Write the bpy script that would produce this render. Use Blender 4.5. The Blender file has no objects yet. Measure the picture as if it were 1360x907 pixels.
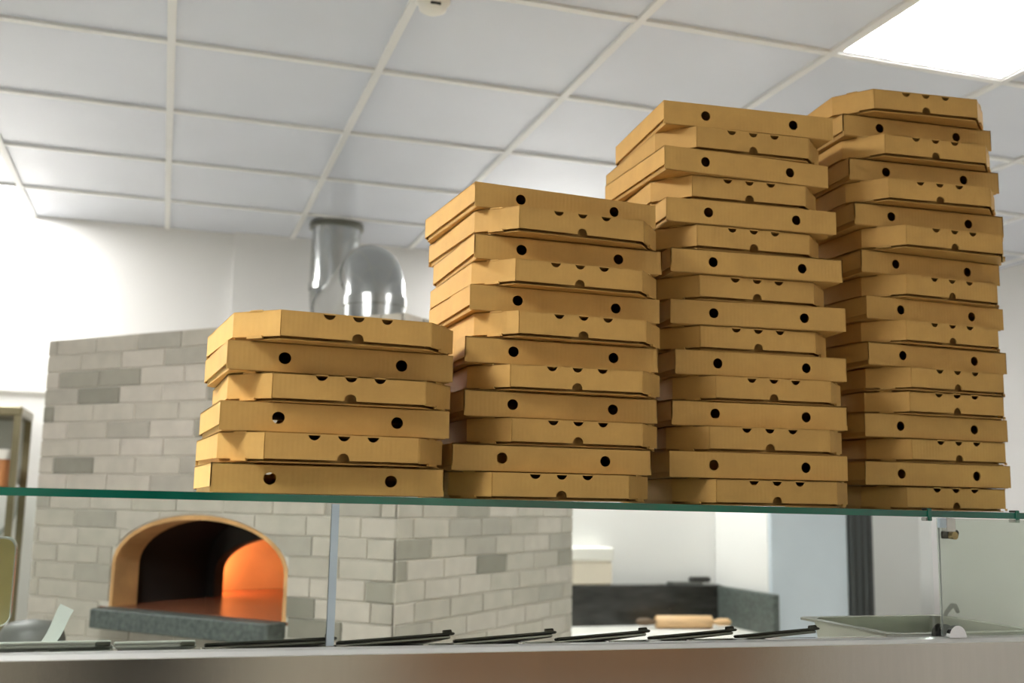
import bpy, math, random
from mathutils import Vector, Matrix
from mathutils.geometry import tessellate_polygon

random.seed(7)
scn = bpy.context.scene
C = scn.collection
PI = math.pi
EYE = 1.34                       # camera height above the floor

# ---------------------------------------------------------------- camera
def camera():
    yaw, pitch, roll = (math.radians(v) for v in (17.8455, 8.4952, 1.0728))
    fwd = Vector((math.sin(yaw) * math.cos(pitch), math.cos(yaw) * math.cos(pitch), math.sin(pitch)))
    r0 = Vector((math.cos(yaw), -math.sin(yaw), 0))
    u0 = r0.cross(fwd)
    r = r0 * math.cos(roll) + u0 * math.sin(roll)
    u = u0 * math.cos(roll) - r0 * math.sin(roll)
    cd = bpy.data.cameras.new('camera')
    cd.sensor_fit = 'HORIZONTAL'
    cd.sensor_width = 36.0
    cd.lens = 1418.744 / 1360 * 36.0
    cd.clip_start = 0.05
    cd.clip_end = 60
    cd.dof.use_dof = True
    cd.dof.focus_distance = 1.66
    cd.dof.aperture_fstop = 4.5
    o = bpy.data.objects.new('camera', cd)
    C.objects.link(o)
    m = Matrix((r, u, -fwd)).transposed().to_4x4()
    m.translation = (0, 0, EYE)
    o.matrix_world = m
    scn.camera = o
camera()

# ---------------------------------------------------------------- world, exposure
w = bpy.data.worlds.new('world')
scn.world = w
w.use_nodes = True
w.node_tree.nodes['Background'].inputs[0].default_value = (0.9, 0.93, 1.0, 1)
w.node_tree.nodes['Background'].inputs[1].default_value = 0.3
scn.view_settings.view_transform = 'Standard'
scn.view_settings.look = 'None'
scn.view_settings.gamma = 1.0
scn.view_settings.use_curve_mapping = False
scn.view_settings.exposure = 0.12
PANEL = 42.0                     # strength of the ceiling light panels
FIRE = 4.6                       # watts of the fire inside the oven


# ---------------------------------------------------------------- materials
def lin(c):
    return tuple(((v / 255) / 12.92 if v / 255 <= 0.04045 else ((v / 255 + 0.055) / 1.055) ** 2.4) for v in c) + (1.0,)

def new_mat(name):
    m = bpy.data.materials.new(name)
    m.use_nodes = True
    nt = m.node_tree
    return m, nt, nt.nodes['Principled BSDF']

def plain(name, col, rough=0.5, metal=0.0, var=0.06, scale=8.0, spec=0.5, bump=0.0, bscale=120.0, stretch=None, coord='Object'):
    """principled with a noise-mottled base colour and optional fine relief"""
    m, nt, b = new_mat(name)
    N = nt.nodes
    L = nt.links
    c = lin(col)
    tc = N.new('ShaderNodeTexCoord')
    src = tc.outputs[coord]
    if stretch:
        mp = N.new('ShaderNodeMapping')
        mp.inputs['Scale'].default_value = stretch
        L.new(src, mp.inputs[0])
        src = mp.outputs[0]
    nz = N.new('ShaderNodeTexNoise')
    nz.inputs['Scale'].default_value = scale
    nz.inputs['Detail'].default_value = 4
    L.new(src, nz.inputs['Vector'])
    rp = N.new('ShaderNodeValToRGB')
    rp.color_ramp.elements[0].position = 0.3
    rp.color_ramp.elements[1].position = 0.7
    rp.color_ramp.elements[0].color = tuple(v * (1 - var) for v in c[:3]) + (1,)
    rp.color_ramp.elements[1].color = tuple(min(1, v * (1 + var)) for v in c[:3]) + (1,)
    L.new(nz.outputs['Fac'], rp.inputs[0])
    L.new(rp.outputs[0], b.inputs['Base Color'])
    b.inputs['Roughness'].default_value = rough
    b.inputs['Metallic'].default_value = metal
    b.inputs['Specular IOR Level'].default_value = spec
    if bump:
        n2 = N.new('ShaderNodeTexNoise')
        n2.inputs['Scale'].default_value = bscale
        L.new(src, n2.inputs['Vector'])
        bp = N.new('ShaderNodeBump')
        bp.inputs['Strength'].default_value = bump
        bp.inputs['Distance'].default_value = 0.002
        L.new(n2.outputs['Fac'], bp.inputs['Height'])
        L.new(bp.outputs[0], b.inputs['Normal'])
    return m

def cardboard(name, col, wave=True):
    m, nt, b = new_mat(name)
    N = nt.nodes
    L = nt.links
    tc = N.new('ShaderNodeTexCoord')
    oi = N.new('ShaderNodeObjectInfo')
    ad = N.new('ShaderNodeVectorMath')
    ad.operation = 'ADD'
    L.new(tc.outputs['Object'], ad.inputs[0])
    L.new(oi.outputs['Random'], ad.inputs[1])
    nz = N.new('ShaderNodeTexNoise')
    nz.inputs['Scale'].default_value = 14
    nz.inputs['Detail'].default_value = 8
    nz.inputs['Roughness'].default_value = 0.7
    L.new(ad.outputs[0], nz.inputs['Vector'])
    rp = N.new('ShaderNodeValToRGB')
    c = lin(col)
    rp.color_ramp.elements[0].position = 0.3
    rp.color_ramp.elements[1].position = 0.72
    rp.color_ramp.elements[0].color = tuple(v * 0.90 for v in c[:3]) + (1,)
    rp.color_ramp.elements[1].color = tuple(v * 1.07 for v in c[:3]) + (1,)
    L.new(nz.outputs['Fac'], rp.inputs[0])
    hs = N.new('ShaderNodeHueSaturation')
    mr = N.new('ShaderNodeMapRange')
    mr.inputs['To Min'].default_value = 0.94
    mr.inputs['To Max'].default_value = 1.06
    L.new(oi.outputs['Random'], mr.inputs['Value'])
    L.new(mr.outputs[0], hs.inputs['Value'])
    L.new(rp.outputs[0], hs.inputs['Color'])
    L.new(hs.outputs[0], b.inputs['Base Color'])
    b.inputs['Roughness'].default_value = 0.62
    b.inputs['Specular IOR Level'].default_value = 0.25
    wv = N.new('ShaderNodeTexWave')          # corrugation showing faintly through the liner
    wv.inputs['Scale'].default_value = 45
    wv.inputs['Distortion'].default_value = 1.0
    wv.inputs['Detail'].default_value = 2
    L.new(tc.outputs['Object'], wv.inputs['Vector'])
    bp = N.new('ShaderNodeBump')
    bp.inputs['Strength'].default_value = 0.10
    bp.inputs['Distance'].default_value = 0.001
    L.new(wv.outputs['Fac'], bp.inputs['Height'])
    L.new(bp.outputs[0], b.inputs['Normal'])
    return m

def brick_mat(name):
    m, nt, b = new_mat(name)
    N = nt.nodes
    L = nt.links
    oi = N.new('ShaderNodeObjectInfo')
    rp = N.new('ShaderNodeValToRGB')
    rp.color_ramp.interpolation = 'CONSTANT'
    cols = [(0.0, (184, 178, 164)), (0.3, (191, 184, 171)), (0.52, (178, 172, 158)), (0.66, (168, 163, 150)),
            (0.80, (186, 180, 166)), (0.90, (154, 150, 136)), (0.955, (136, 133, 120))]
    e = rp.color_ramp.elements
    e[0].position, e[0].color = cols[0][0], lin(cols[0][1])
    e[1].position, e[1].color = cols[1][0], lin(cols[1][1])
    for p, c in cols[2:]:
        x = e.new(p)
        x.color = lin(c)
    L.new(oi.outputs['Random'], rp.inputs[0])
    tc = N.new('ShaderNodeTexCoord')
    ad = N.new('ShaderNodeVectorMath')
    ad.operation = 'ADD'
    L.new(tc.outputs['Object'], ad.inputs[0])
    L.new(oi.outputs['Location'], ad.inputs[1])
    nz = N.new('ShaderNodeTexNoise')
    nz.inputs['Scale'].default_value = 16
    nz.inputs['Detail'].default_value = 5
    L.new(ad.outputs[0], nz.inputs['Vector'])
    mr = N.new('ShaderNodeMapRange')
    mr.inputs['From Min'].default_value = 0.3
    mr.inputs['From Max'].default_value = 0.7
    mr.inputs['To Min'].default_value = 0.90
    mr.inputs['To Max'].default_value = 1.06
    L.new(nz.outputs['Fac'], mr.inputs['Value'])
    hs = N.new('ShaderNodeHueSaturation')
    L.new(mr.outputs[0], hs.inputs['Value'])
    L.new(rp.outputs[0], hs.inputs['Color'])
    L.new(hs.outputs[0], b.inputs['Base Color'])
    b.inputs['Roughness'].default_value = 0.45
    bp = N.new('ShaderNodeBump')
    bp.inputs['Strength'].default_value = 0.25
    bp.inputs['Distance'].default_value = 0.003
    L.new(nz.outputs['Fac'], bp.inputs['Height'])
    L.new(bp.outputs[0], b.inputs['Normal'])
    return m

def steel(name, col, rough, var=0.10, stretch=(3, 3, 200)):
    m = plain(name, col, rough=rough, metal=1.0, var=var, scale=4.0, stretch=stretch, bump=0.02, bscale=60)
    return m

def pane_mat(name, tint, ior=1.45, rough=0.02, haze=0.0, hcol=(0.70, 0.73, 0.66), hscale=3):
    """clear sheet glass: tinted transmission plus a Fresnel reflection"""
    m = bpy.data.materials.new(name)
    m.use_nodes = True
    nt = m.node_tree
    N = nt.nodes
    L = nt.links
    N.remove(N['Principled BSDF'])
    out = N['Material Output']
    tr = N.new('ShaderNodeBsdfTransparent')
    tr.inputs[0].default_value = tint + (1,)
    gl = N.new('ShaderNodeBsdfGlossy')
    gl.inputs['Roughness'].default_value = rough
    fr = N.new('ShaderNodeFresnel')
    fr.inputs['IOR'].default_value = ior
    mx = N.new('ShaderNodeMixShader')
    L.new(fr.outputs[0], mx.inputs[0])
    L.new(tr.outputs[0], mx.inputs[1])
    L.new(gl.outputs[0], mx.inputs[2])
    last = mx
    if haze:
        df = N.new('ShaderNodeBsdfDiffuse')
        nz = N.new('ShaderNodeTexNoise')
        nz.inputs['Scale'].default_value = hscale
        rp = N.new('ShaderNodeMapRange')
        rp.inputs['To Min'].default_value = haze * 0.7
        rp.inputs['To Max'].default_value = haze * 1.3
        L.new(nz.outputs['Fac'], rp.inputs['Value'])
        df.inputs[0].default_value = hcol + (1,)
        m2 = N.new('ShaderNodeMixShader')
        L.new(rp.outputs[0], m2.inputs[0])
        L.new(mx.outputs[0], m2.inputs[1])
        L.new(df.outputs[0], m2.inputs[2])
        last = m2
    L.new(last.outputs[0], out.inputs[0])
    return m

def glow(name, col, strength):
    m = bpy.data.materials.new(name)
    m.use_nodes = True
    nt = m.node_tree
    nt.nodes.remove(nt.nodes['Principled BSDF'])
    e = nt.nodes.new('ShaderNodeEmission')
    e.inputs[0].default_value = col + (1,)
    e.inputs[1].default_value = strength
    nt.links.new(e.outputs[0], nt.nodes['Material Output'].inputs[0])
    return m

M = dict(
    wall=plain('wall paint', (232, 231, 228), rough=0.55, var=0.02, scale=2.0),
    wall_front=plain('warm timber wall', (150, 112, 76), rough=0.5, var=0.35, scale=2.5, stretch=(3, 1, 0.3)),
    khaki=plain('khaki plaster', (214, 206, 190), rough=0.7, var=0.05, scale=2),
    dark_panel=plain('dark reflection panel', (52, 48, 42), rough=0.5, var=0.15, scale=3),
    floor=plain('floor tile', (206, 202, 194), rough=0.4, var=0.08),
    tile=plain('ceiling tile vinyl', (218, 223, 233), rough=0.26, var=0.015, scale=3.0, spec=0.6),
    bar=plain('ceiling grid enamel', (232, 232, 230), rough=0.35, var=0.02),
    slab=plain('ceiling void', (190, 190, 190), rough=0.8),
    panel=glow('light panel diffuser', (1.0, 0.99, 0.975), PANEL),
    card=cardboard('kraft cardboard', (203, 160, 90)),
    card_in=cardboard('kraft cardboard tray', (188, 146, 80)),
    brick=brick_mat('glazed grey brick'),
    mortar=plain('pale mortar', (206, 202, 190), rough=0.9, var=0.05, scale=30),
    firebrick=plain('tan fire brick', (206, 160, 104), rough=0.8, var=0.18, scale=9),
    soot=plain('sooted lining', (30, 26, 23), rough=0.9, var=0.35, scale=6),
    chamber=plain('fire chamber lining', (205, 186, 164), rough=0.9, var=0.15, scale=5),
    hearth=plain('hearth clay floor', (150, 96, 70), rough=0.24, var=0.22, scale=7),
    granite=plain('dark green granite', (82, 90, 86), rough=0.55, var=0.45, scale=60, bump=0.3, bscale=80),
    marble=plain('black marble upstand', (44, 46, 44), rough=0.22, var=0.5, scale=9, stretch=(1, 1, 4)),
    flour=plain('floured worktop', (214, 212, 204), rough=0.7, var=0.10, scale=6),
    duct=plain('galvanised duct', (178, 180, 178), rough=0.20, metal=1.0, var=0.06, scale=6),
    steel=steel('brushed steel', (196, 193, 186), 0.15, var=0.02, stretch=(40, 3, 3)),
    steel_edge=plain('polished steel edge', (232, 232, 228), rough=0.3, metal=0.6, var=0.05),
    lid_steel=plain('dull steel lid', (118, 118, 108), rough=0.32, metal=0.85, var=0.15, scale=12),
    lid_dark=plain('dark lid rim', (66, 66, 58), rough=0.4, metal=0.6, var=0.15),  # dark metal of lid lips, knuckles, screws and jaws
    chrome=plain('chrome', (224, 226, 230), rough=0.08, metal=1.0, var=0.02),
    brass=plain('aged brass screw', (158, 142, 104), rough=0.3, metal=1.0, var=0.2, scale=40),
    glass=pane_mat('clear sheet glass', (0.965, 0.985, 0.975), ior=1.22),
    glass_tint=pane_mat('green glass with reflection haze', (0.88, 0.92, 0.87), ior=1.25, haze=0.25),  # diffuse haze stands in for reflections on the pane; green is its tint
    shelf=pane_mat('shelf glass', (0.90, 0.97, 0.94), ior=1.30),
    shelf_edge=plain('polished green glass edge', (6, 98, 78), rough=0.12, var=0.35, scale=5, spec=0.8),
    pane_edge=plain('frosted glass edge', (176, 190, 198), rough=0.35, var=0.05),
    edge_grey=plain('ground glass edge', (128, 134, 130), rough=0.4, var=0.05),
    fridge=plain('pale blue enamel', (206, 216, 224), rough=0.35, var=0.02),
    dark_strip=plain('charcoal rubber', (52, 58, 58), rough=0.5, var=0.1, scale=20),
    white_plastic=plain('white plastic', (236, 234, 226), rough=0.4, var=0.02),
    cream=plain('cream tub', (222, 212, 194), rough=0.5, var=0.03),
    wood=plain('beech wood', (218, 180, 134), rough=0.5, var=0.10, scale=10, stretch=(1, 8, 8)),
    dark_wood=plain('dark worn wood', (98, 78, 56), rough=0.5, var=0.2),
    black=plain('black plastic', (34, 36, 34), rough=0.4, var=0.1),
    grey_plastic=plain('grey plastic', (92, 94, 88), rough=0.5, var=0.1),
    olive=plain('olive screen', (128, 112, 72), rough=0.18, var=0.12, scale=6, stretch=(1, 1, 5)),
    silver=plain('silver bezel', (206, 206, 200), rough=0.25, metal=0.7, var=0.03),
    bronze=plain('bronze frame', (120, 112, 84), rough=0.35, metal=0.5, var=0.15),
    smoked=plain('smoked oven glass', (176, 180, 172), rough=0.12, var=0.06),
    orange_food=plain('orange sauce', (196, 132, 82), rough=0.5, var=0.1),
    hose=plain('grey hose', (158, 162, 156), rough=0.5, var=0.05),
    film=pane_mat('crinkled clear plastic', (0.9, 0.9, 0.88), ior=1.6, rough=0.2, haze=0.7, hcol=(0.97, 0.97, 0.94), hscale=140),
    pan=plain('clear grey pan', (196, 196, 182), rough=0.22, metal=0.35, var=0.08),
    ember=glow('glowing embers', (1.0, 0.42, 0.12), 14.0),
    charcoal=plain('charred log', (40, 30, 24), rough=0.9, var=0.4, scale=20),
)

# ---------------------------------------------------------------- mesh helpers
class MB:
    def __init__(self):
        self.v, self.f, self.smooth = [], [], []

    def add(self, vs, fs, smooth=False):
        o = len(self.v)
        self.v += [tuple(p) for p in vs]
        self.f += [tuple(i + o for i in f) for f in fs]
        self.smooth += [smooth] * len(fs)
        return self

    def box(self, x0, x1, y0, y1, z0, z1):
        vs = [(x, y, z) for z in (z0, z1) for y in (y0, y1) for x in (x0, x1)]
        return self.add(vs, [(0, 2, 3, 1), (4, 5, 7, 6), (0, 1, 5, 4), (2, 6, 7, 3), (0, 4, 6, 2), (1, 3, 7, 5)])

    def bbox(self, x0, x1, y0, y1, z0, z1, b):
        """box with all vertical and horizontal edges chamfered by b"""
        vs, fs = [], []
        ring = lambda i, z: [(x0 + i + b, y0 + i, z), (x1 - i - b, y0 + i, z), (x1 - i, y0 + i + b, z), (x1 - i, y1 - i - b, z),
                             (x1 - i - b, y1 - i, z), (x0 + i + b, y1 - i, z), (x0 + i, y1 - i - b, z), (x0 + i, y0 + i + b, z)]
        for i, z in ((b, z0), (0, z0 + b), (0, z1 - b), (b, z1)):
            vs += ring(i, z)
        for k in range(3):
            for j in range(8):
                n = (j + 1) % 8
                fs.append((k * 8 + j, k * 8 + n, k * 8 + 8 + n, k * 8 + 8 + j))
        fs.append(tuple(range(7, -1, -1)))
        fs.append(tuple(range(24, 32)))
        return self.add(vs, fs)

    def sheet(self, loops, fn, t):
        """flat sheet with holes: loops of 2-D points (outer first), fn(u, v, d) -> xyz, thickness t along d"""
        tris = tessellate_polygon([[Vector((u, v, 0)) for u, v in lp] for lp in loops])
        flat = [p for lp in loops for p in lp]
        n = len(flat)
        vs = [fn(u, v, 0) for u, v in flat] + [fn(u, v, t) for u, v in flat]
        fs = [tuple(x) for x in tris] + [tuple(i + n for i in reversed(x)) for x in tris]
        o = 0
        for lp in loops:
            k = len(lp)
            for i in range(k):
                j = (i + 1) % k
                fs.append((o + i, o + j, o + j + n, o + i + n))
            o += k
        return self.add(vs, fs)

    def tube(self, pts, r, seg=12, cap=True):
        pts = [Vector(p) for p in pts]
        rs = r if isinstance(r, (list, tuple)) else [r] * len(pts)
        vs, fs = [], []
        t0 = (pts[1] - pts[0]).normalized()
        up = Vector((0, 0, 1)) if abs(t0.z) < 0.9 else Vector((1, 0, 0))
        n = t0.cross(up).normalized()
        for i, p in enumerate(pts):
            t = (pts[min(i + 1, len(pts) - 1)] - pts[max(i - 1, 0)]).normalized()
            n = (n - t * n.dot(t)).normalized()
            b = t.cross(n)
            for k in range(seg):
                a = 2 * PI * k / seg
                vs.append(p + (n * math.cos(a) + b * math.sin(a)) * rs[i])
        for i in range(len(pts) - 1):
            for k in range(seg):
                j = (k + 1) % seg
                fs.append((i * seg + k, i * seg + j, (i + 1) * seg + j, (i + 1) * seg + k))
        self.add(vs, fs, True)
        if cap:
            m = (len(pts) - 1) * seg
            self.add([vs[k] for k in range(seg)], [tuple(range(seg - 1, -1, -1))])
            self.add([vs[m + k] for k in range(seg)], [tuple(range(seg))])
        return self

    def lathe(self, prof, c, seg=24):
        """profile of (radius, height) turned about the vertical through c"""
        vs, fs = [], []
        for r, z in prof:
            for k in range(seg):
                a = 2 * PI * k / seg
                vs.append((c[0] + r * math.cos(a), c[1] + r * math.sin(a), c[2] + z))
        for i in range(len(prof) - 1):
            for k in range(seg):
                j = (k + 1) % seg
                fs.append((i * seg + k, i * seg + j, (i + 1) * seg + j, (i + 1) * seg + k))
        return self.add(vs, fs, True)

    def mesh(self, name):
        me = bpy.data.meshes.new(name)
        me.from_pydata(self.v, [], self.f)
        me.polygons.foreach_set('use_smooth', self.smooth)
        me.update()
        return me

    def build(self, name, mat, parent=None, loc=None):
        me = self.mesh(name)
        me.materials.append(mat)
        return link(name, me, parent, loc)

def link(name, me, parent=None, loc=None):
    o = bpy.data.objects.new(name, me)
    C.objects.link(o)
    o.parent = parent
    if loc:
        o.location = loc
    return o

def tag(o, label, cat, group=None):
    o['label'] = label
    o['category'] = cat
    if group:
        o['group'] = group
    return o

def thing(name, label, cat, loc=(0, 0, 0), rot=(0, 0, 0), group=None):
    o = bpy.data.objects.new(name, None)
    o.empty_display_size = 0.05
    C.objects.link(o)
    o.location = loc
    o.rotation_euler = rot
    return tag(o, label, cat, group)

def struct(o):
    o['kind'] = 'structure'
    return o

def arc(cx, cy, r, a0, a1, n):
    return [(cx + r * math.cos(a0 + (a1 - a0) * i / n), cy + r * math.sin(a0 + (a1 - a0) * i / n)) for i in range(n + 1)]

# ================================================================ the room
X0, X1, Y0, Y1 = -3.2, 4.31, -3.6, 5.44
CEIL = EYE + 1.303
struct(MB().box(X0 - .1, X1 + .1, Y0 - .1, Y1 + .1, -0.1, 0).build('floor', M['floor']))
struct(MB().box(X0 - .1, 0.27, Y1, Y1 + .12, 0, CEIL + .12).build('wall_back', M['wall']))
struct(MB().box(0.27, X1 + .1, Y1 - .04, Y1 + .12, 0, CEIL + .12).build('wall_back_right', M['wall']))
struct(MB().box(X0 - .12, X0, Y0, Y1, 0, CEIL + .12).build('wall_left', M['wall']))
struct(MB().box(X1, X1 + .12, Y0, Y1, 0, CEIL + .12).build('wall_right', M['wall']))
struct(MB().box(X0 - .1, X1 + .1, Y0 - .12, Y0, 0, CEIL + .12).build('wall_front', M['khaki']))
struct(MB().bbox(-.50, .38, Y0, Y0 + .05, 0, 2.1, .01).build('dark_reflection_panel', M['dark_panel']))  # unseen dark panel, placed to give the steel front its dark reflection
struct(MB().bbox(1.35, 3.95, Y0, Y0 + .04, 0, 1.25, .01).build('timber_reflection_panel', M['wall_front']))  # unseen timber panel, placed for the brown reflection in the steel
# a shallow ledge line along the back wall, left of the oven
struct(MB().box(X0, -0.42, Y1 - .012, Y1, EYE + .462, EYE + .482).build('trim_1', M['wall']))

# suspended ceiling: backing, enamel grid bars, one panel per cell
ceil = struct(MB().box(X0, X1, Y0, Y1, CEIL + .04, CEIL + .12).build('ceiling', M['slab']))
GX, GY, PX, PY = -0.055, 2.522, 0.608, 0.596
xs = [GX + PX * k for k in range(-6, 9)]
xs = [x for x in xs if X0 < x < X1]
ys = [GY + PY * k for k in range(-11, 6)]
ys = [y for y in ys if Y0 < y < Y1 - .05]
cx = [X0] + xs + [X1]
cy = [Y0] + ys + [Y1]
LIGHTS = [(1.769, 1.926), (-1.271, 1.926), (-1.271, 4.906), (1.769, 4.906), (-1.271, 0.734), (1.769, -2.842)]  # last one is unseen, added to brighten the wall behind the camera
light_names = {
    0: 'bright square ceiling light panel above the tallest box stack',
    1: 'bright square ceiling light panel out of view left of the box stacks',
    2: 'bright ceiling light panel at far left against the back wall',
    3: 'bright ceiling light panel hidden behind the twelve-box stack',
    5: 'added unseen ceiling light panel far behind the camera on the customer side',
    4: 'bright ceiling light panel out of view above and left of the shortest stack'}
bar_x = MB().box(-.012, .012, Y0, Y1, -.004, .006).mesh('grid_bar')
bar_x.materials.append(M['bar'])
for x in xs:
    link('grid_bar', bar_x, ceil, (x, 0, CEIL))
bar_y = MB().box(X0, X1, -.012, .012, -.003, .0055).mesh('grid_bar')
bar_y.materials.append(M['bar'])
for y in ys:
    link('grid_bar', bar_y, ceil, (0, y, CEIL))
tile_cache = {}
for i in range(len(cx) - 1):
    for j in range(len(cy) - 1):
        a, b, c, d = cx[i], cx[i + 1], cy[j], cy[j + 1]
        hit = [k for k, (lx, ly) in enumerate(LIGHTS) if abs(a - lx) < .03 and abs(c - ly) < .03]
        if hit:
            k = hit[0]
            t = thing('ceiling_light_panel', light_names[k], 'light panel', ((a + b) / 2, (c + d) / 2, CEIL), group='square ceiling light panels')
            hx, hy = (b - a) / 2 - .014, (d - c) / 2 - .014
            MB().sheet([[(-hx, -hy), (hx, -hy), (hx, hy), (-hx, hy)], [(-hx + .012, -hy + .012), (-hx + .012, hy - .012), (hx - .012, hy - .012), (hx - .012, -hy + .012)]],
                       lambda u, v, e: (u, v, e), .02).build('frame', M['bar'], t)
            MB().box(-hx + .012, hx - .012, -hy + .012, hy - .012, .004, .02).build('diffuser', M['panel'], t)
            continue
        key = (round(b - a, 3), round(d - c, 3))
        if key not in tile_cache:
            hx, hy = (b - a) / 2 - .002, (d - c) / 2 - .002
            me = MB().box(-hx, hx, -hy, hy, .006, .02).mesh('ceiling_tile')
            me.materials.append(M['tile'])
            tile_cache[key] = me
        link('ceiling_tile', tile_cache[key], ceil, ((a + b) / 2, (c + d) / 2, CEIL))

# detector on the ceiling
t = thing('smoke_detector', 'small round white detector on a ceiling grid bar', 'detector', (0.60, 2.60, CEIL))
MB().lathe([(0.0, -.035), (.022, -.034), (.036, -.026), (.040, -.010), (.046, -.006), (.046, 0.006)], (0, 0, 0), 24).build('body', M['white_plastic'], t)
MB().bbox(-.014, .014, -.038, -.030, -.026, -.018, .002).build('slot', M['black'], t)

# ================================================================ pizza oven
OV = 0.767
OW, OD, OT = 1.663, 1.288, EYE + 0.588          # face width (local y), side depth (local x), top height
oven = thing('pizza_oven', 'grey brick pizza oven with glowing arched mouth', 'pizza oven', (0.6993, 3.30, 0), (0, 0, OV))
FZ = EYE - 0.402                                  # hearth height
SC, SH = 0.829, 0.406                             # mouth centre and half width along the face
SPR, RISE = 0.15, 0.184                           # straight part and rise of the arch

def arch_z(s, half=SH, spr=SPR, rise=RISE):
    q = (s - SC) / half
    if abs(q) >= 1:
        return None
    return FZ + spr + rise * (1 - abs(q) ** 2.0) ** (1 / 2.0)

def arch_loop(half, spr, rise, n=28):
    pts = [(SC - half, FZ), (SC - half, FZ + spr)]
    for i in range(1, n):
        q = -math.cos(PI * i / n)
        pts.append((SC + half * q, FZ + spr + rise * (1 - abs(q) ** 2.0) ** 0.5))
    return pts + [(SC + half, FZ + spr), (SC + half, FZ)]

TUN, VEST = 0.118, 0.50
# front wall slab with the arched mouth cut out
al = arch_loop(SH, SPR, RISE)
outer = [(0, 0), (OW, 0), (OW, OT), (0, OT)]
low = [(0, 0), (OW, 0), (OW, FZ - .012), (0, FZ - .012)]
m = MB()
m.sheet([low], lambda u, v, d: (.0055 + d, u, v), TUN - .0055)
m.sheet([[(0, FZ)] + al + [(OW, FZ), (OW, OT), (0, OT)]], lambda u, v, d: (.0055 + d, u, v), TUN - .0075)
m.build('front_wall', M['mortar'], oven)
# fire-brick lining of the mouth: voussoir blocks
lin_loop = arch_loop(SH, SPR, RISE, 22)
def lining(loop, d0, d1, thick, name, mat, step):
    i = 0
    c = Vector((SC, FZ + .1))
    while i < len(loop) - 1:
        j = min(i + step, len(loop) - 1)
        seg = [Vector(p) for p in loop[i:j + 1]]
        inn = []
        for p in seg:
            dv = (c - p)
            if p.y < FZ + SPR + 1e-4:
                dv = Vector((1 if p.x < SC else -1, 0))
            inn.append(p + dv.normalized() * thick)
        poly = [tuple(p) for p in seg] + [tuple(p) for p in reversed(inn)]
        MB().sheet([poly], lambda u, v, d: (d0 + d, u, v), d1 - d0).build(name, mat, oven)
        i = j
lining(lin_loop, .004, TUN, .016, 'arch_block', M['firebrick'], 2)
# sooted vestibule behind the mouth (open shell) and inner mouth
vl = arch_loop(SH + .01, SPR + .01, RISE + .01)
m = MB()
n = len(vl)
vs = [(TUN, u, v) for u, v in vl] + [(VEST, u, v) for u, v in vl]
m.add(vs, [(i, i + 1, i + 1 + n, i + n) for i in range(n - 1)], True)
m.build('vestibule', M['soot'], oven)
il = arch_loop(.375, .10, .15)
box_in = [(SC - .62, FZ - .02), (SC + .62, FZ - .02), (SC + .62, FZ + .55), (SC - .62, FZ + .55)]
MB().sheet([[(SC - .62, FZ)] + il + [(SC + .62, FZ), (SC + .62, FZ + .55), (SC - .62, FZ + .55)]],
           lambda u, v, d: (VEST + d, u, v), .05).build('inner_mouth', M['soot'], oven)
# domed chamber
m = MB()
vs, fs = [], []
nu, nv = 20, 9
for j in range(nv + 1):
    ph = PI / 2 * j / nv
    for i in range(nu + 1):
        th = PI * i / nu
        vs.append((VEST + .05 + .66 * math.sin(th) * math.cos(ph) ** .5, SC + .60 * math.cos(th) * math.cos(ph) ** .5, FZ + .44 * math.sin(ph)))
for j in range(nv):
    for i in range(nu):
        a = j * (nu + 1) + i
        fs.append((a, a + 1, a + nu + 2, a + nu + 1))
m.add(vs, fs, True)
m.build('fire_chamber', M['chamber'], oven)
MB().box(.0125, 1.25, SC - .62, SC + .62, FZ - .05, FZ + .0006).build('hearth_floor', M['hearth'], oven)
# granite sill
MB().bbox(-.085, .012, SC - .405, SC + .40, FZ - .066, FZ + .001, .004).build('sill', M['granite'], oven)
# body around the chamber
m = MB()
m.box(.0055, OD, .0015, .10, 0, OT)
m.build('side_wall', M['mortar'], oven)
MB().box(TUN, OD, OW - .10, OW, 0, OT).build('side_wall', M['mortar'], oven)
MB().box(OD - .06, OD, .10, OW - .10, 0, OT).build('rear_wall', M['mortar'], oven)
MB().box(.02, OD, .02, OW, OT - .05, OT - .002).build('top_slab', M['mortar'], oven)
# embers and a log inside, left of the mouth
for k in range(9):
    a = k * 2.4
    x, y = .98 + .10 * math.cos(a) * (.4 + k / 12), 1.02 + .13 * math.sin(a) * (.4 + k / 12)
    m = MB()
    m.lathe([(.002, 0), (.022, .006), (.026, .018), (.016, .03), (.002, .034)], (x, y, FZ), 7)
    m.build('ember', M['ember'] if k % 2 else M['charcoal'], oven)
MB().tube([(.86, .80, FZ + .028), (1.0, .92, FZ + .03), (1.10, 1.10, FZ + .028)], [.026, .03, .024], 9).build('log', M['charcoal'], oven)
ld = bpy.data.lights.new('fire', 'POINT')
ld.energy = FIRE
ld.color = (1.0, 0.30, 0.085)
ld.shadow_soft_size = 0.04
lo = bpy.data.objects.new('fire', ld)
C.objects.link(lo)
lo.parent = oven
lo.location = (.62, 1.33, FZ + .12)

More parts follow.
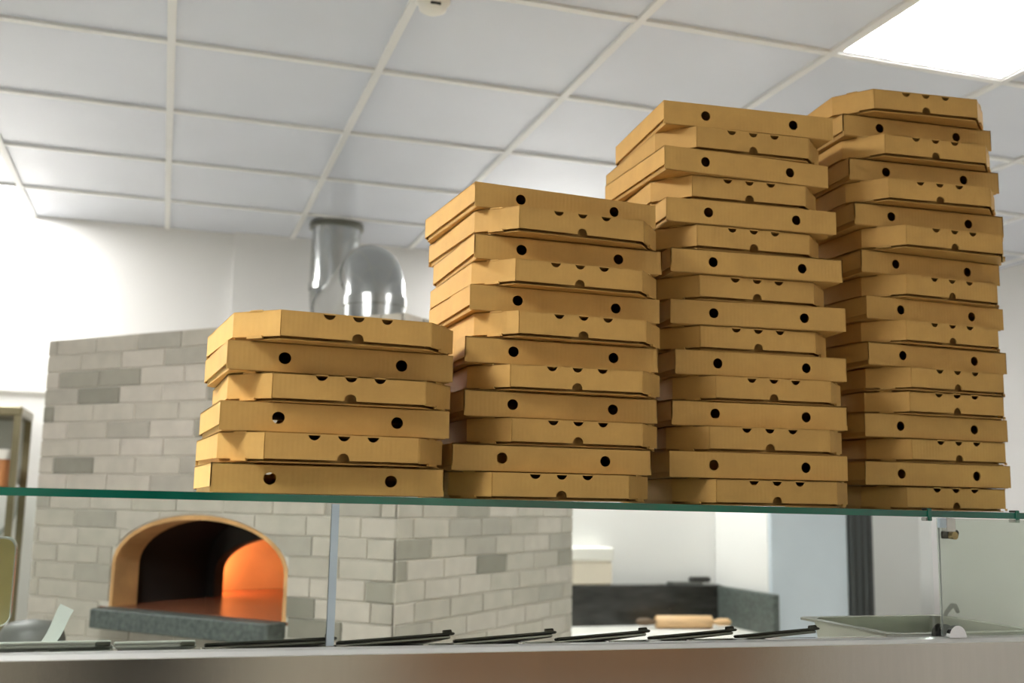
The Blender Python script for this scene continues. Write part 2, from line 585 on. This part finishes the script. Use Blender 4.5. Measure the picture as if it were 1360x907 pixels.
# bricks: one object each, running bond, cut round the mouth
BH, BL, J = 0.0608, 0.214, 0.0042
ROWS = 20
Z0 = OT - ROWS * (BH + J)
cache = {}
def shared_brick(L, side):
    key = (round(L, 4), side)
    if key not in cache:
        m = MB()
        if side:
            m.bbox(0, L, 0, .014, 0, BH, .0022)
        else:
            m.bbox(0, .014, 0, L, 0, BH, .0022)
        me = m.mesh('brick')
        me.materials.append(M['brick'])
        cache[key] = me
    return cache[key]
def courses(length, off):
    x = -off
    out = []
    while x < length - .004:
        a, b = max(0, x), min(length, x + BL)
        if b - a > .012:
            out.append((a, b))
        x += BL + J
    return out
offs = [0, .107, .05, .155, .02, .128, .075]
nb = 0
for r in range(ROWS):
    z = Z0 + r * (BH + J) + J
    for a, b in courses(OW, offs[r % 7] + (.03 if r % 3 == 0 else 0)):
        lo_z = None
        grid = [a + (b - a) * i / 12 for i in range(13)]
        cut = [arch_z(s, SH + .004, SPR, RISE + .004) for s in grid]
        need = any(c is not None and c > z for c in cut) and z + BH > FZ
        if z < FZ:
            need = need and z + BH > FZ
        if not need:
            link('brick', shared_brick(b - a, False), oven, (0, a, z))
            nb += 1
            continue
        ss = [s for s in grid]
        lows = []
        for s, c in zip(ss, cut):
            lows.append(z if c is None else max(z, c))
        if z < FZ:
            continue
        if all(l >= z + BH - .004 for l in lows):
            continue
        # exact mouth edge as a cut line
        pts = []
        for s, l in zip(ss, lows):
            pts.append((s, min(l, z + BH)))
        run = [p for p in pts if p[1] < z + BH - .001]
        i0 = pts.index(run[0])
        i1 = len(pts) - 1 - pts[::-1].index(run[-1])
        pts = pts[max(0, i0 - 1):i1 + 2] if True else pts
        if z < FZ + SPR:                     # beside the straight jamb: clip along s instead
            if a < SC - SH:
                pts = [(a, z), (min(b, SC - SH - .003), z)] if min(b, SC - SH - .003) - a > .01 else None
            else:
                pts = [(max(a, SC + SH + .003), z), (b, z)] if b - max(a, SC + SH + .003) > .01 else None
            if not pts:
                continue
        poly = pts + [(pts[-1][0], z + BH), (pts[0][0], z + BH)]
        clean = []
        for p in poly:
            if not clean or (abs(p[0] - clean[-1][0]) + abs(p[1] - clean[-1][1])) > 1e-5:
                clean.append(p)
        o = MB().sheet([[(u - a, v - z) for u, v in clean]], lambda u, v, d: (d, u, v), .014).build('brick', M['brick'], oven, (0, a, z))
        nb += 1
    for a, b in courses(OD, offs[(r + 3) % 7]):
        link('brick', shared_brick(b - a, True), oven, (a, -.004, z))
        nb += 1


# ---------------------------------------------------------------- flue
fl = thing('flue_pipe', 'shiny galvanised flue pipe bending back from the oven to the ceiling', 'flue pipe', (0.722, 3.95, OT))
R = 0.116
zc = EYE + .862 - OT
def fpipe(name, pts, r=R):
    return MB().tube(pts, r, 32).build(name, M['duct'], fl)
fpipe('riser', [(0, 0, .0008), (0, 0, zc - .128)])
bend = .128
def elbow(p0, s0, s1, n=8):
    """quarter bend in the local y-z plane"""
    return [p0 + Vector((0, s0[0] * (1 - math.cos(a)) if s1 == 'up' else s0[0] * math.sin(a), s0[1] * math.sin(a) if s1 == 'up' else s0[1] * (1 - math.cos(a))))
            for a in [PI / 2 * i / n for i in range(n + 1)]]
e1 = elbow(Vector((0, 0, zc - bend)), (bend, bend), 'up')
fpipe('elbow', e1, R)
run_end = 1.08 - bend
fpipe('horizontal_run', [(0, bend, zc), (0, run_end, zc)], R)
e2 = elbow(Vector((0, run_end, zc)), (bend, bend), 'fwd')
fpipe('elbow', e2, R)
fpipe('upper_duct', [(0, 1.08, zc + bend), (0, 1.08, CEIL - OT - .006)])
for p, q in (((0, 0, zc - bend - .02), (0, 0, zc - bend + .015)), ((0, bend - .015, zc), (0, bend + .015, zc)),
             ((0, run_end - .015, zc), (0, run_end + .015, zc)), ((0, 1.08, zc + bend - .015), (0, 1.08, zc + bend + .015))):
    MB().tube([p, q], R + .006, 32).build('seam_ring', M['duct'], fl)
MB().tube([(0, 1.08, CEIL - OT - .03), (0, 1.08, CEIL - OT - .004)], R + .012, 32).build('ceiling_collar', M['lid_steel'], fl)

# ================================================================ back worktop (right of the oven)
WZ = EYE - 0.633
wt = thing('worktop', 'floured worktop with black marble upstand in the back corner', 'worktop', (0, 0, 0))
MB().bbox(1.78, 2.925, 4.70, 5.285, WZ - .04, WZ, .006).build('top', M['flour'], wt)
MB().box(1.85, 2.90, 4.78, 5.28, .10, WZ - .04).build('cabinet', M['white_plastic'], wt)
MB().box(1.86, 2.89, 4.84, 5.27, 0, .10).build('plinth', M['black'], wt)
MB().bbox(1.70, 2.925, 5.285, 5.398, WZ - .04, EYE - .428, .004).build('rear_upstand', M['marble'], wt)
MB().bbox(2.895, 2.93, 4.72, 5.285, WZ, EYE - .432, .004).build('side_upstand', M['granite'], wt)
# rolling pin lying on it
rp_ = thing('rolling_pin', 'wooden rolling pin on the floured worktop', 'rolling pin', (2.60, 5.10, WZ), (0, 0, math.radians(-10)))
MB().tube([(-.15, 0, .034), (-.145, 0, .034), (.145, 0, .034), (.15, 0, .034)], [.026, .033, .033, .026], 20).build('barrel', M['wood'], rp_)
for s, mt in ((1, 'wood'), (-1, 'dark_wood')):
    MB().tube([(s * .15, 0, .034), (s * .165, 0, .034), (s * .19, 0, .034), (s * .235, 0, .034), (s * .25, 0, .034)], [.011, .012, .020, .019, .010], 14).build('handle', M[mt], rp_)
# tub and small dark dish on the ledge
tb = thing('plastic_tub', 'white lidded plastic tub on the marble ledge beside the oven', 'tub', (2.17, 5.342, EYE - .428))
MB().bbox(-.115, .115, -.05, .05, 0, .125, .010).build('body', M['cream'], tb)
MB().bbox(-.122, .122, -.054, .054, .125, .198, .010).build('lid', M['white_plastic'], tb)
ds = thing('scraper', 'flat dark dough scraper lying on the marble ledge in the corner', 'scraper', (2.76, 5.342, EYE - .428))
MB().bbox(-.12, .06, -.04, .04, 0, .012, .003).build('blade', M['grey_plastic'], ds)
MB().bbox(.0, .12, -.022, .022, .010, .040, .008).build('grip', M['black'], ds)

# tall fridge to the right
fr = thing('fridge', 'pale blue upright fridge with charcoal side strip behind the glass', 'fridge', (0, 0, 0))
MB().box(2.945, 3.405, 4.85, 5.395, .08, 1.46).build('body', M['wall'], fr)
MB().bbox(2.947, 3.403, 4.822, 4.85, .10, 1.44, .006).build('door', M['fridge'], fr)
MB().bbox(3.405, 3.545, 4.80, 5.395, .02, 1.46, .006).build('side_column', M['dark_strip'], fr)
for x in (3.435, 3.475, 3.515):
    MB().box(x - .004, x + .004, 4.794, 4.80, .05, 1.44).build('groove_strip', M['black'], fr)
MB().box(2.96, 3.40, 4.88, 5.38, 0, .08).build('plinth', M['black'], fr)

# ================================================================ left background
ra = thing('steam_cabinet', 'bronze-framed glass cabinet on legs at the far left wall', 'cabinet', (0, 0, 0))
cz = EYE + .335
MB().bbox(-1.22, -.575, 4.88, 5.30, cz - .02, cz + .02, .006).build('top', M['bronze'], ra)
for x in (-1.205, -.592):
    for y in (4.90, 5.28):
        MB().box(x - .014, x + .014, y - .014, y + .014, 0, cz - .02).build('leg', M['bronze'], ra)
MB().box(-1.2, -.60, 5.27, 5.28, EYE + .03, cz - .02).build('rear_panel', M['smoked'], ra)
MB().box(-1.2, -.60, 4.90, 5.28, EYE - .01, EYE + .015).build('shelf', M['bronze'], ra)
jr = thing('sauce_jar', 'lidded jar of orange sauce inside the bronze-framed cabinet', 'jar', (-.675, 4.96, EYE + .015))
MB().lathe([(.0, .0), (.072, .0), (.076, .01), (.078, .11), (.074, .118), (0, .118)], (0, 0, 0), 20).build('body', M['orange_food'], jr)
MB().lathe([(.083, .118), (.085, .124), (.085, .156), (.08, .16), (0, .16)], (0, 0, 0), 20).build('lid', M['white_plastic'], jr)
ho = MB().tube([(-.64, 5.42, EYE + .02), (-.632, 5.42, EYE - .05), (-.635, 5.42, EYE - .10), (-.655, 5.42, EYE - .15), (-.70, 5.42, EYE - .20), (-.80, 5.42, EYE - .23)], .011, 10).build('wall_hose', M['hose'])
tag(ho, 'thin grey hose curving along the white wall at far left', 'hose')
bn = thing('waste_bin', 'dark grey rounded bin in front of the oven at far left', 'bin', (-.35, 3.66, 0))
MB().lathe([(.0, .0), (.075, .0), (.09, .85), (.096, .86), (.096, .885), (0, .885)], (0, 0, 0), 24).build('body', M['grey_plastic'], bn)
MB().lathe([(.098, .885), (.096, .90), (.088, .925), (.066, .945), (.0, .955)], (0, 0, 0), 24).build('lid', M['grey_plastic'], bn)

# ================================================================ serving counter
TILT = -0.006                    # the counter and its shelf drop slightly to the right
def zt(x):
    return TILT * (x - .8)
CX0, CX1 = -1.2, 2.6
def lbox(x0, x1, y0, y1, z0, z1):
    """long box following the counter's slight fall"""
    m = MB()
    vs = []
    for z in (z0, z1):
        for y in (y0, y1):
            for x in (x0, x1):
                vs.append((x, y, z + zt(x)))
    return m.add(vs, [(0, 2, 3, 1), (4, 5, 7, 6), (0, 1, 5, 4), (2, 6, 7, 3), (0, 4, 6, 2), (1, 3, 7, 5)])
KZ = EYE - 0.199
ct = thing('steel_counter', 'brushed steel serving counter in front of the kitchen', 'counter', (0, 0, 0))
lbox(CX0, CX1, 1.452, 1.475, 0.02, KZ - .009).build('front_panel', M['steel'], ct)
nose = MB()
prof = [(1.450, -.0095), (1.4475, -.0088), (1.4468, -.0076), (1.4500, -.0022), (1.4540, 0), (1.4620, 0), (1.4620, -.0095)]
vs = [(x, y, KZ + z + zt(x)) for x in (CX0, CX1) for y, z in prof]
n = len(prof)
nose.add(vs, [(i, (i + 1) % n, (i + 1) % n + n, i + n) for i in range(n)] + [tuple(range(n - 1, -1, -1)), tuple(range(n, 2 * n))])
nose.build('top_rim', M['steel_edge'], ct)
lbox(CX0, CX1, 1.475, 2.16, KZ - .13, KZ - .115).build('well_floor', M['steel'], ct)
lbox(CX0, CX1, 2.15, 2.17, 0.02, KZ - .115).build('rear_panel', M['steel'], ct)
for x in (CX0, CX1 - .02):
    lbox(x, x + .02, 1.475, 2.15, .02, KZ - .115).build('end_panel', M['steel'], ct)

# steel food pans with hinged lids along the rail
slots = [(.062, .236, 0), (.236, .402, 1), (.402, .555, 2), (.555, .704, 3), (.704, .85, 4), (.85, .997, 5)]
names = ['first', 'second', 'third', 'fourth', 'fifth', 'sixth']
def pan_body(t, L, mat, dz):
    m = MB()
    rg = []
    for i, z in ((.006, dz - .012), (.010, dz - .095), (.0115, dz - .095), (.0075, dz - .012)):
        rg.append([(i, .004 + i, z), (L - i, .004 + i, z), (L - i, .17 - i, z), (i, .17 - i, z)])
    vs = [p for r_ in rg for p in r_]
    fs = []
    for k in range(4):
        k2 = (k + 1) % 4
        if k == 1:
            continue
        for j in range(4):
            fs.append((k * 4 + j, k * 4 + (j + 1) % 4, k2 * 4 + (j + 1) % 4, k2 * 4 + j))
    fs += [(4, 5, 6, 7), (11, 10, 9, 8)]
    m.add(vs, fs).build('body', mat, t)
for a, b, k in slots:
    L = b - a
    t = thing('food_pan', 'steel food pan with thin dark lid in the counter, %s from the left' % names[k], 'food pan',
              (a, 1.497, KZ + zt(a)), group='lidded steel food pans along the counter rail')
    pan_body(t, L, M['pan'], -.012)
    d = MB().bbox(.002, L - .002, .0, .17, .000, .0045, .0012).build('lid', M['lid_steel'], t, (0, 0, -.006))
    d.rotation_euler = (math.radians(-10), -math.atan2(.009 + (0 if k else -.004), L), 0)
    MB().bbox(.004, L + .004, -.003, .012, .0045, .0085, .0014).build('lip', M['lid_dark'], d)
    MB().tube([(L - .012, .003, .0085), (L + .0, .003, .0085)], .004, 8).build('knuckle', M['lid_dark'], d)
for k, (a, b, lab) in enumerate(((-.40, -.046, 'long food pan with a pale plastic cover at the left end'),
                                 (-.046, .058, 'short food pan with a pale plastic cover, left of the steel lids'))):
    L = b - a
    t = thing('food_pan', lab, 'food pan', (a, 1.497, KZ + zt(a)), group='pans with pale plastic covers')
    pan_body(t, L, M['pan'], -.012)
    d = MB().bbox(.002, L - .002, 0, .16, .000, .004, .0012).build('cover', M['white_plastic'], t, (0, 0, -.002))
    d.rotation_euler = (math.radians(-9), 0, 0)
    MB().bbox(.0, L - .003, -.002, .010, .004, .0085, .0014).build('lip', M['white_plastic'], d)
    MB().bbox(L - .022, L - .004, -.004, .004, .001, .0065, .001).build('clasp', M['lid_steel'], d)
# clear plastic strip sticking up at the left
st = MB()
vs, fs = [], []
for i in range(9):
    q = i / 8
    x = -.141 + .032 * q ** .8
    z = KZ - .015 + .064 * q
    wd = .0095
    for sgn in (-1, 1):
        for e in (0, .0012):
            vs.append((x + sgn * wd * .9, 1.545 + e + .012 * q, z - sgn * wd * .45 * q + (.002 * math.sin(9 * q))))
for i in range(8):
    o = i * 4
    for a, b in ((0, 2), (2, 3), (3, 1), (1, 0)):
        fs.append((o + a, o + b, o + 4 + b, o + 4 + a))
fs += [(0, 1, 3, 2), (32, 34, 35, 33)]
st.add(vs, fs)
tag(st.build('plastic_strip', M['film']), 'crinkled clear plastic strip sticking up at the left of the counter', 'plastic strip')

# olive display at the far left
sd = thing('counter_display', 'rounded olive screen in a silver bezel at the left edge', 'display', (-.270, 1.70, EYE - .30))
def rrect(hx, z0, z1, r):
    return (arc(hx - r, z0 + r, r, -PI / 2, 0, 6) + arc(hx - r, z1 - r, r, 0, PI / 2, 6) +
            arc(-hx + r, z1 - r, r, PI / 2, PI, 6) + arc(-hx + r, z0 + r, r, PI, 1.5 * PI, 6))
MB().sheet([rrect(.077, .111, .236, .016)], lambda u, v, d: (u, d, v), .02).build('bezel', M['silver'], sd)
MB().sheet([rrect(.0755, .1125, .2335, .0145)], lambda u, v, d: (u, -.0015 + d, v), .0015).build('screen', M['olive'], sd)
MB().tube([(0, .012, .0), (0, .012, .115)], .012, 14).build('stem', M['silver'], sd)
MB().bbox(-.05, .05, -.03, .06, -.013, .002, .004).build('base', M['silver'], sd)

# shallow pan at the right
pn = thing('food_pan', 'shallow wide-rimmed food pan at the right end of the counter', 'pan', (1.285, 1.625, KZ - .115 + zt(1.285)))
def pan_ring(hx, hy, z, c):
    return [(-hx + c, -hy, z), (hx - c, -hy, z), (hx, -hy + c, z), (hx, hy - c, z), (hx - c, hy, z), (-hx + c, hy, z), (-hx, hy - c, z), (-hx, -hy + c, z)]
rings = [pan_ring(.157, .135, .112, .012), pan_ring(.157, .135, .116, .012), pan_ring(.138, .116, .116, .016), pan_ring(.126, .104, .012, .02),
         pan_ring(.129, .107, .008, .02), pan_ring(.141, .119, .112, .016)]
vs = [p for rg in rings for p in rg]
fs = []
for k in range(len(rings)):
    k2 = (k + 1) % len(rings)
    if k == 3:
        continue
    for j in range(8):
        i = (j + 1) % 8
        fs.append((k * 8 + j, k * 8 + i, k2 * 8 + i, k2 * 8 + j))
fs.append(tuple(range(24, 32)))
fs.append(tuple(range(39, 31, -1)))
MB().add(vs, fs).build('body', M['pan'], pn)
sp = thing('serving_spoon', 'curved dark spoon handle standing in the food pan', 'spoon', (1.395, 1.70, KZ - .101 + zt(1.3)))
MB().tube([(-.03, 0, .012), (.03, .03, .092), (.055, .045, .108), (.080, .06, .118), (.096, .07, .116), (.106, .075, .104)], [.003, .003, .004, .0048, .0048, .004], 10).build('handle', M['black'], sp)
MB().lathe([(.0, .0), (.018, .004), (.026, .014), (.027, .015), (.019, .007), (.0, .003)], (-.03, 0, .010), 14).build('bowl', M['lid_steel'], sp)

# ---------------------------------------------------------------- front glass
SZ = EYE - 0.0005                # shelf top at x = 0.8
def pane(name, lab, x0, x1, y, mat, parts):
    t = thing(name, lab, 'glass screen', (0, 0, 0), group='upright glass screens under the shelf')
    lbox(x0, x1, y, y + .006, KZ + .0005, SZ - .0115).build('sheet', mat, t)
    for xa, xb in parts:
        lbox(xa, xb, y - .001, y + .007, KZ + .0005, SZ - .0115).build('side_edge', M['pane_edge'], t)
    return t
pane('glass_screen', 'clear upright glass screen under the shelf in front of the oven mouth', CX0, .221, 1.468, M['glass'], [])
pane('glass_screen', 'middle upright glass screen with a pale left edge, under the shelf', .221, 1.196, 1.468, M['glass'], [(.221, .231)])
RS = pane('glass_screen', 'greenish upright glass screen with painted reflection haze at the right end of the counter', 1.205, CX1, 1.460, M['glass_tint'], [])
lbox(1.2036, 1.205, 1.460, 1.4612, KZ + .0005, SZ - .0115).build('side_edge', M['edge_grey'], RS)

# ---------------------------------------------------------------- glass shelf
sh = thing('glass_shelf', 'long clear glass shelf with green edge carrying the pizza boxes', 'shelf', (0, 0, 0))
lbox(CX0, CX1, 1.478, 2.06, SZ - .010, SZ).build('sheet', M['shelf'], sh)
lbox(CX0, CX1, 1.4745, 1.478, SZ - .0102, SZ + .0002).build('front_edge', M['shelf_edge'], sh)
lbox(CX0, CX1, 2.06, 2.0635, SZ - .010, SZ).build('rear_edge', M['shelf_edge'], sh)

# fittings: chrome clip at the foot of the right screen, bracket and clips on the shelf
half = arc(0, 0, .0165, 0, PI, 18)
cl = MB().sheet([[(u, v * 1.12) for u, v in half]], lambda u, v, d: (u, -.012 + d, v), .008).build('foot_clip', M['chrome'], RS, (1.219, 1.455, KZ + zt(1.219)))
cl['label'] = 'chrome half-round clip'
MB().sheet([[(u - .004, v * 1.12) for u, v in half]], lambda u, v, d: (u, .0115 + d, v), .014).build('rear_cap', M['black'], cl)
MB().box(-.014, .014, -.004, .005, 0, .003).build('web', M['chrome'], cl)
cu = MB().bbox(.004, .020, .008, .020, -.020, -.0005, .001).build('bracket', M['silver'], RS, (1.205, 1.440, SZ - .0105 + zt(1.219)))
cu.scale = (1.15, 1.0, 1.15)
cu['label'] = 'small bracket with brass screws'
MB().bbox(-.016, -.004, -.004, .003, -.014, -.0005, .001).build('tab', M['pane_edge'], cu)
MB().tube([(-.002, .012, -.024), (.010, .008, -.024)], [.005, .005], 12).build('screw', M['lid_dark'], cu)
MB().tube([(.009, .006, -.0245), (.009, -.004, -.0245)], [.0055, .0055], 14).build('screw', M['brass'], cu)
MB().tube([(.016, .012, -.022), (.024, .012, -.021)], .0045, 12).build('screw', M['lid_dark'], cu)
for x in (1.198, 1.376):
    t = MB().bbox(-.004, .004, -.006, -.0035, -.0165, .004, .0008).build('edge_clip', M['shelf_edge'], sh, (x, 1.478, SZ + zt(x)))
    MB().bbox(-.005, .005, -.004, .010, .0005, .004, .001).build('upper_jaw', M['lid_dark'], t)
    MB().bbox(-.006, .006, -.004, .010, -.0165, -.0108, .001).build('lower_jaw', M['silver'], t)

# ================================================================ pizza boxes
BW, BD, CX, CY, HB = 0.33, 0.324, 0.0544, 0.0594, 0.0430
TH = 0.0018
hw = BW / 2
def make_lid():
    m = MB()
    zlo = .0055
    fw = hw - CX
    rn = .0088
    # top sheet
    pts = [(-fw, 0)]
    pts += [(fw, 0), (hw, CY), (hw, BD), (-hw, BD), (-hw, CY)]
    m.sheet([pts], lambda u, v, d: (u, v, HB - d), TH)
    # front wall: three half rounds at the top edge, one thumb arch at the bottom
    z1 = HB - .0002
    gp = .0013
    p = [(-fw + gp, zlo)]
    ra_ = .0088
    p += [(ra_ * math.cos(PI - PI * i / 10), zlo + .0105 * math.sin(PI * i / 10) ** .8) for i in range(11)]
    p += [(fw - gp, zlo), (fw - gp, z1)]
    for c in (.042, 0, -.042):
        p += [(c + rn * math.cos(PI * i / 8), z1 - rn * 1.05 * math.sin(PI * i / 8)) for i in range(9)]
    p += [(-fw + gp, z1)]
    m.sheet([p], lambda u, v, d: (u, d, v), TH)
    # chamfer walls, set a hair proud so the folded corner reads
    for s in (-1, 1):
        a = Vector((s * fw, 0))
        b = Vector((s * hw, CY))
        nrm = Vector((s * (CY), -(CX))).normalized()
        def fn(u, v, d, a=a, b=b, nrm=nrm):
            q = a.lerp(b, u) - nrm * d
            return (q.x, q.y, v)
        m.sheet([[(0, zlo - .001), (1, zlo), (1, z1), (0, z1)]], fn, TH)
        # side walls, slightly shorter towards the back
        def fs_(u, v, d, s=s):
            return (s * (hw - d), u, v)
        m.sheet([[(CY, zlo + .001), (BD, zlo + .0035), (BD, z1), (CY, z1)]], fs_, TH)
    # back wall with two vent holes, full height down to the hinge
    h1 = arc(-.0854, HB * .5, .0090, 0, 2 * PI, 18)[:-1]
    h2 = arc(.0854, HB * .5, .0090, 0, 2 * PI, 18)[:-1]
    m.sheet([[(-hw, .001), (hw, .001), (hw, z1), (-hw, z1)], h1[::-1], h2[::-1]], lambda u, v, d: (u, BD - d, v), TH)
    me = m.mesh('lid')
    me.materials.append(M['card'])
    return me
def make_tray():
    m = MB()
    i = .0042
    fw = hw - CX
    oct_ = [(-fw + .002, i), (fw - .002, i), (hw - i, CY + .002), (hw - i, BD - .003), (-hw + i, BD - .003), (-hw + i, CY + .002)]
    m.sheet([oct_], lambda u, v, d: (u, v, d), .0018)
    w_ = .018                       # the front and corner walls of the tray stand back from the lid
    ring = [(-fw + .004, w_), (fw - .004, w_), (hw - i, CY + .009), (hw - i, BD - .003), (-hw + i, BD - .003), (-hw + i, CY + .009)]
    n = len(ring)
    for k in range(n):
        a, b = Vector(ring[k]), Vector(ring[(k + 1) % n])
        if k == 3:
            continue
        nn = Vector((-(b - a).y, (b - a).x)).normalized()
        def fn(u, v, d, a=a, b=b, nn=nn):
            q = a.lerp(b, u) + nn * d
            return (q.x, q.y, v)
        top = HB - (.016 if k in (0, 1, 5) else .007)
        m.sheet([[(0, .001), (1, .001), (1, top), (0, top)]], fn, .0016)
    me = m.mesh('base_tray')
    me.materials.append(M['card_in'])
    return me
def make_tab(s, top):
    m = MB()
    a = Vector((s * (hw - CX), 0))
    b = Vector((s * hw, CY))
    nrm = Vector((s * CY, -CX)).normalized()
    u0, u1 = (.36, .66)
    def fn(u, v, d):
        q = a.lerp(b, u) + nrm * (d - .0012)
        return (q.x, q.y, v)
    if top:
        m.sheet([[(u0, HB - .001), (u1, HB - .001), (u1 - .03, HB + .0013), (u0 + .03, HB + .0013)]], fn, .0022)
    else:
        m.sheet([[(u0 - .02, .0018), (u1 + .02, .0018), (u1, .0062), (u0, .0062)]], fn, .0042)
    me = m.mesh('lock_tab')
    me.materials.append(M['card'])
    return me
LID, TRAY = make_lid(), make_tray()
TABS = [make_tab(s, tp) for s in (-1, 1) for tp in (True, False)]

STACKS = {
 1: (.98377, [('B', .2259, 1.5152, 2.95), ('F', .2388, 1.5006, 4.46), ('B', .2335, 1.5206, 3.82), ('F', .2469, 1.51, 2.06), ('B', .2388, 1.5265, 4.34), ('F', .2514, 1.4934, 5.51)]),
 2: (.9818, [('F', .5817, 1.545, -3.01), ('B', .5754, 1.5608, .58), ('F', .616, 1.5648, .46), ('B', .5972, 1.5813, 1.33), ('F', .6122, 1.5604, -2.45), ('B', .5997, 1.5877, -.19),
     ('F', .6239, 1.5652, 1.32), ('B', .6081, 1.598, .53), ('F', .6192, 1.5712, .87), ('B', .6144, 1.602, .51), ('F', .622, 1.5692, 2.61), ('B', .6123, 1.6099, 4.15)]),
 3: (1.03239, [('F', .9823, 1.583, -4.69), ('B', .9573, 1.5938, -3.21), ('F', .9792, 1.5977, -6.18), ('B', .9768, 1.6213, -4.63), ('F', 1.0032, 1.6216, -3.80), ('B', .9888, 1.634, -3.38),
     ('F', .9824, 1.6359, -4.43), ('B', .9834, 1.6327, -6.77), ('F', .9799, 1.6331, -4.07), ('B', .9783, 1.6259, -4.69), ('F', .9728, 1.6299, -2.64), ('B', .9701, 1.6274, -3.79),
     ('F', .9651, 1.6293, -3.98), ('B', .9614, 1.6255, .03), ('F', .9708, 1.6233, -3.53), ('B', .9671, 1.6277, -4.75)]),
 4: (1.02827, [('F', 1.4088, 1.6565, -.47), ('B', 1.3767, 1.6607, .81), ('F', 1.4236, 1.6612, 1.93), ('B', 1.3836, 1.6686, 1.41), ('F', 1.4191, 1.6556, 1.51), ('F', 1.4168, 1.6484, 2.51),
     ('B', 1.3918, 1.6674, 2.71), ('F', 1.4119, 1.6511, 2.34), ('B', 1.3958, 1.6738, 2.82), ('F', 1.4174, 1.6534, 2.54), ('B', 1.3896, 1.6744, 1.88), ('F', 1.4025, 1.6234, -.59),
     ('B', 1.3732, 1.6542, -3.05), ('F', 1.3718, 1.622, -4.45), ('B', 1.3679, 1.6572, -3.98), ('F', 1.371, 1.6282, -4.32), ('B', 1.3608, 1.6633, -3.56), ('F', 1.3536, 1.6293, -6.19)]),
}
ORD = ['lowest', 'second', 'third', 'fourth', 'fifth', 'sixth', 'seventh', 'eighth', 'ninth', 'tenth', 'eleventh', 'twelfth',
       'thirteenth', 'fourteenth', 'fifteenth', 'sixteenth', 'seventeenth', 'eighteenth']
WHICH = {1: 'six-box stack', 2: 'twelve-box stack', 3: 'sixteen-box stack', 4: 'eighteen-box stack'}
for s, (hs, boxes) in STACKS.items():
    pitch = 0.04297 * hs
    for k, (kind, x, y, yaw) in enumerate(boxes):
        if k == 0:
            pos = 'lowest in the ' + WHICH[s]
        elif k == len(boxes) - 1:
            pos = 'topmost on the ' + WHICH[s]
        else:
            pos = ORD[k] + ' from the bottom of the ' + WHICH[s]
        face = 'notched front facing out' if kind == 'F' else 'two-hole back facing out'
        ya = math.radians(yaw)
        # front centre (x, y) given; origin of the box is its front centre, turned round for the backs
        if kind == 'F':
            ox, oy, rz = x, y, ya
        else:
            ox, oy, rz = x - math.sin(ya) * BD, y + math.cos(ya) * BD, ya + PI
        cx_, cy_ = x - math.sin(ya) * BD / 2, y + math.cos(ya) * BD / 2
        zb = SZ + .0004 + zt(x - .1) + k * pitch
        t = thing('pizza_box', 'brown cardboard pizza box, %s, %s' % (pos, face), 'pizza box', (ox, oy, zb), (0, 0, rz), group='pizza boxes stacked on the glass shelf')
        t.scale = (1, 1, (pitch - .0014) / HB)
        link('lid', LID, t)
        link('base_tray', TRAY, t)
        for me in TABS:
            link('lock_tab', me, t)
